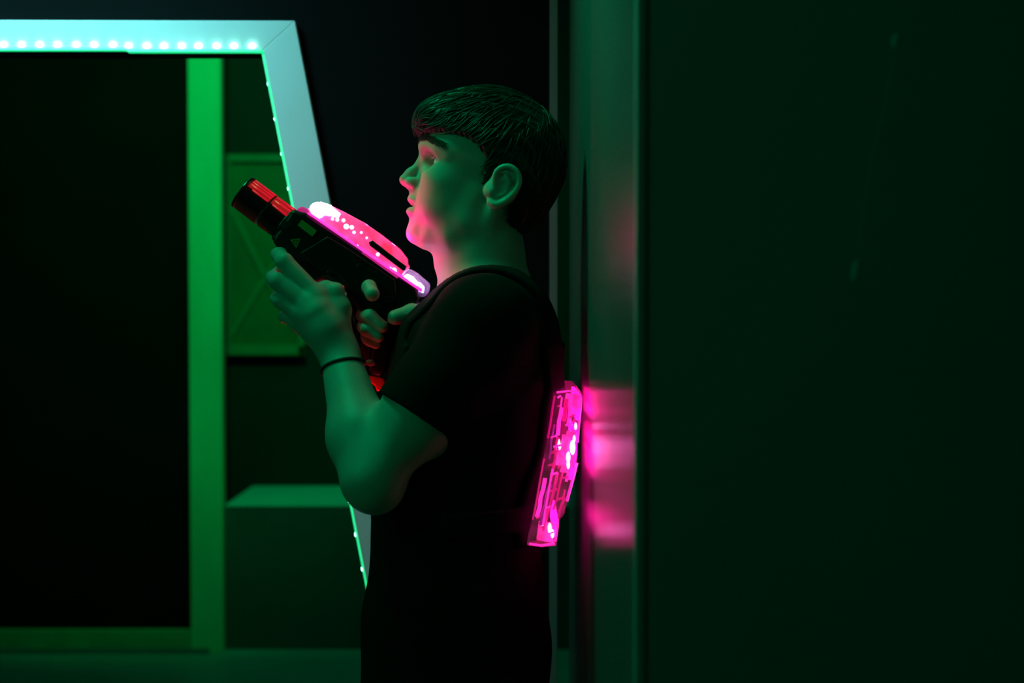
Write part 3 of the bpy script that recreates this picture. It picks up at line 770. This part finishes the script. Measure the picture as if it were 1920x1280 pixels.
# lit white frame round the opening
fr = empty('lit_door_frame', (xr0, YP, 0), 'white door frame with a slanted side and green lamp strip along its inner edge', 'door frame')
yf0, yf1 = YP-.022, YP-.001
zt2 = tl(553, 43).z; xo = tl(556, 43).x
dz = zt2-zt
offx = xo-xr0 + sl*dz                                        # horizontal width of the leg
bm = bmesh.new(); prism(bm, [(xl, yf0, zt), (xl, yf0, zt2+.006), (xo, yf0, zt2), (xr0, yf0, zt)], Vector((0, yf1-yf0, 0))); obj('head_board', bm, M['white_trim'], fr, bevel=.0015)
bm = bmesh.new(); prism(bm, [(xr0, yf0, zt), (xo, yf0, zt2), (xo+sl*zt2, yf0, 0), (xb, yf0, 0)], Vector((0, yf1-yf0, 0))); obj('side_board', bm, M['white_trim'], fr, bevel=.0015)
bm = bmesh.new(); box(bm, tl(245, 95).x, xr0-.002, YP-.026, YP-.008, zt-.0045, zt-.0005); obj('led_tape', bm, M['led_tape'], fr)
bm = bmesh.new(); box(bm, xl, tl(250, 90).x, YP-.024, YP-.008, zt-.001, zt+.0035); obj('led_tape', bm, M['led_tape'], fr)
bm = bmesh.new(); prism(bm, [(xr0-.003, YP-.021, zt-.006), (xr0-.0003, YP-.021, zt-.006), (xb-.0003, YP-.021, 0), (xb-.003, YP-.021, 0)], Vector((0, .016, 0))); obj('led_tape', bm, M['led_tape'], fr)
bm = bmesh.new(); ball(bm, (0, 0, 0), (.0062, .003, .0044), 12, 8)
me_led = None
ledx = [17+33.0*i for i in range(15)]
for i, px in enumerate([48,82,115,150,183,218,247,281,313,346,377,411,443,477,15,-18,-51]):
    q = tl(px, 90 if px > 240 else 88)
    if me_led is None:
        o = obj('led', bm, M['led'], fr, smooth=True); me_led = o
    else:
        o = me_led.copy(); C.objects.link(o)
    o.location = (q.x, YP-.025, q.z)
for i in range(22):                                          # the same lamps on the slanted side face inwards
    z_ = zt-.06-i*.066
    if z_ < .1: break
    o = me_led.copy(); C.objects.link(o); o.scale = (.25, .8, 1.4)
    o.location = (xr0+sl*(zt-z_)-.004, YP-.012, z_)

# ------------------------------------------------------------------ beyond the opening
YG = 5.93
g = lambda px, py: at(px, py, YG)
gp = empty('framed_panel', (g(200, 1200).x, YG, 0), 'black panel with a wide neon green wooden border standing on the floor', 'panel')
pw0, pw1 = g(356, 700).x, g(414, 700).x
zb0, zb1 = 0.0, g(300, 1180).z
boxo('panel_board', -2.9, pw0+.01, YG+.02, YG+.05, .04, 2.9, M['black_wall'], gp)
boxo('border_post', pw0, pw1-.012, YG-.01, YG+.06, 0, 2.9, M['green_trim'], gp, bevel=.004)
boxo('edge_strip', pw1-.030, pw1+.004, YG+.0, YG+.065, 0, 2.9, M['green_trim'], gp, bevel=.004)
boxo('border_rail', -2.9, pw0, YG-.01, YG+.06, 0.0, zb1, M['green_dimmed'], gp, bevel=.004)
boxo('kick_strip', -2.9, pw1-.05, YG-.03, YG-.011, 0.0, .022, M['steel'], gp, bevel=.003)
blk = empty('low_block', (-.4, 6.25, 0), 'low dark block with a lighter ledge on top, beside the green bordered panel', 'block')
zk = at(550, 946, 5.98).z
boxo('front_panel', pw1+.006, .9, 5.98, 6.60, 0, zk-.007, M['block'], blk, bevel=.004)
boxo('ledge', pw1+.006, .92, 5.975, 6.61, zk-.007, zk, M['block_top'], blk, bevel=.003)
YC = 6.57
cp_ = lambda px, py: at(px, py, YC)
c0, c1 = cp_(416, 290), cp_(573, 665)
cr = empty('crossed_panel', (c0.x, YC, c1.z), 'dim green wooden wall panel with crossed braces, behind the blaster barrel', 'panel')
x0, x1_, z1, z0 = c0.x, c1.x, c0.z, c1.z
boxo('board', x0+.01, x1_-.01, YC, 6.615, z0+.01, z1-.01, M['crate_board'], cr)
t = .035
boxo('rail', x0, x1_, YC-.03, YC, z1-t, z1, M['crate_rail'], cr, bevel=.003)
boxo('rail', x0, x1_, YC-.03, YC, z0, z0+t*1.3, M['crate_rail'], cr, bevel=.003)
boxo('stile', x0, x0+.010, YC-.03, YC, z0, z1, M['crate_rail'], cr, bevel=.002)
boxo('stile', x0+.026, x0+.044, YC-.028, YC, z0, z1, M['crate_rail'], cr, bevel=.002)
boxo('stile', x1_-.03, x1_, YC-.03, YC, z0, z1, M['crate_rail'], cr, bevel=.002)
ctr = cp_(499, 520)
for (ax, ay) in ((425, 372), (427, 640), (572, 400), (572, 640)):
    a = cp_(ax, ay); n_ = Vector((-(ctr.z-a.z), 0, ctr.x-a.x)).normalized()*.010
    bm = bmesh.new(); prism(bm, [Vector((a.x, YC-.02, a.z))+n_, Vector((a.x, YC-.02, a.z))-n_, Vector((ctr.x, YC-.02, ctr.z))-n_, Vector((ctr.x, YC-.02, ctr.z))+n_], Vector((0, .02, 0)))
    obj('brace', bm, M['crate_rail'], cr, bevel=.002)

# ------------------------------------------------------------------ light
def area(name, loc, to, size, power, col, sy=None, spread=180):
    l = bpy.data.lights.new(name, 'AREA'); l.energy = power; l.color = col; l.size = size; l.spread = math.radians(spread)
    if sy: l.shape = 'RECTANGLE'; l.size_y = sy
    o = bpy.data.objects.new(name, l); link(o); o.location = loc
    o.rotation_euler = (Vector(to)-Vector(loc)).to_track_quat('-Z', 'Y').to_euler(); return o
def spot(name, loc, to, power, col, ang, blend=.3, r=.05):
    l = bpy.data.lights.new(name, 'SPOT'); l.energy = power; l.color = col; l.spot_size = math.radians(ang); l.spot_blend = blend; l.shadow_soft_size = r
    o = bpy.data.objects.new(name, l); link(o); o.location = loc
    o.rotation_euler = (Vector(to)-Vector(loc)).to_track_quat('-Z', 'Y').to_euler(); return o
GREEN = (0, 1, .37)
area('green_ceiling_lamp', (-2.0, .3, 2.5), (-.05, 2.05, 1.55), .35, 7.5, GREEN)
area('green_rear_lamp', (-.75, 1.95, 2.75), (.107, 1.7, 2.15), .3, 7.5, GREEN, spread=95)
area('added_cyan_light', (-1.2, 1.9, 2.86), (-.92, 2.72, 2.0), .7, 4.8, (.19, .86, .92), sy=.08, spread=60)  # added unseen light that brightens the white frame from above
spot('green_flood', (-.9, 4.2, 2.9), (-1.25, 5.95, 2.1), 92, (0, 1, .20), 80, .6)
area('green_far_lamp', (-.2, 5.4, 2.95), (-.2, 6.2, 0), .5, 4.4, GREEN)
for i, (u, v, e, w_) in enumerate(((285, 96.5, .20, .004), (222, 96, .26, .004), (140, 60, .5, .014))):
    l = bpy.data.lights.new('blaster_lamp', 'POINT'); l.energy = e; l.color = (1, .015, .30); l.shadow_soft_size = .004
    o = bpy.data.objects.new('blaster_lamp', l); link(o); o.location = G(u, v, w_)
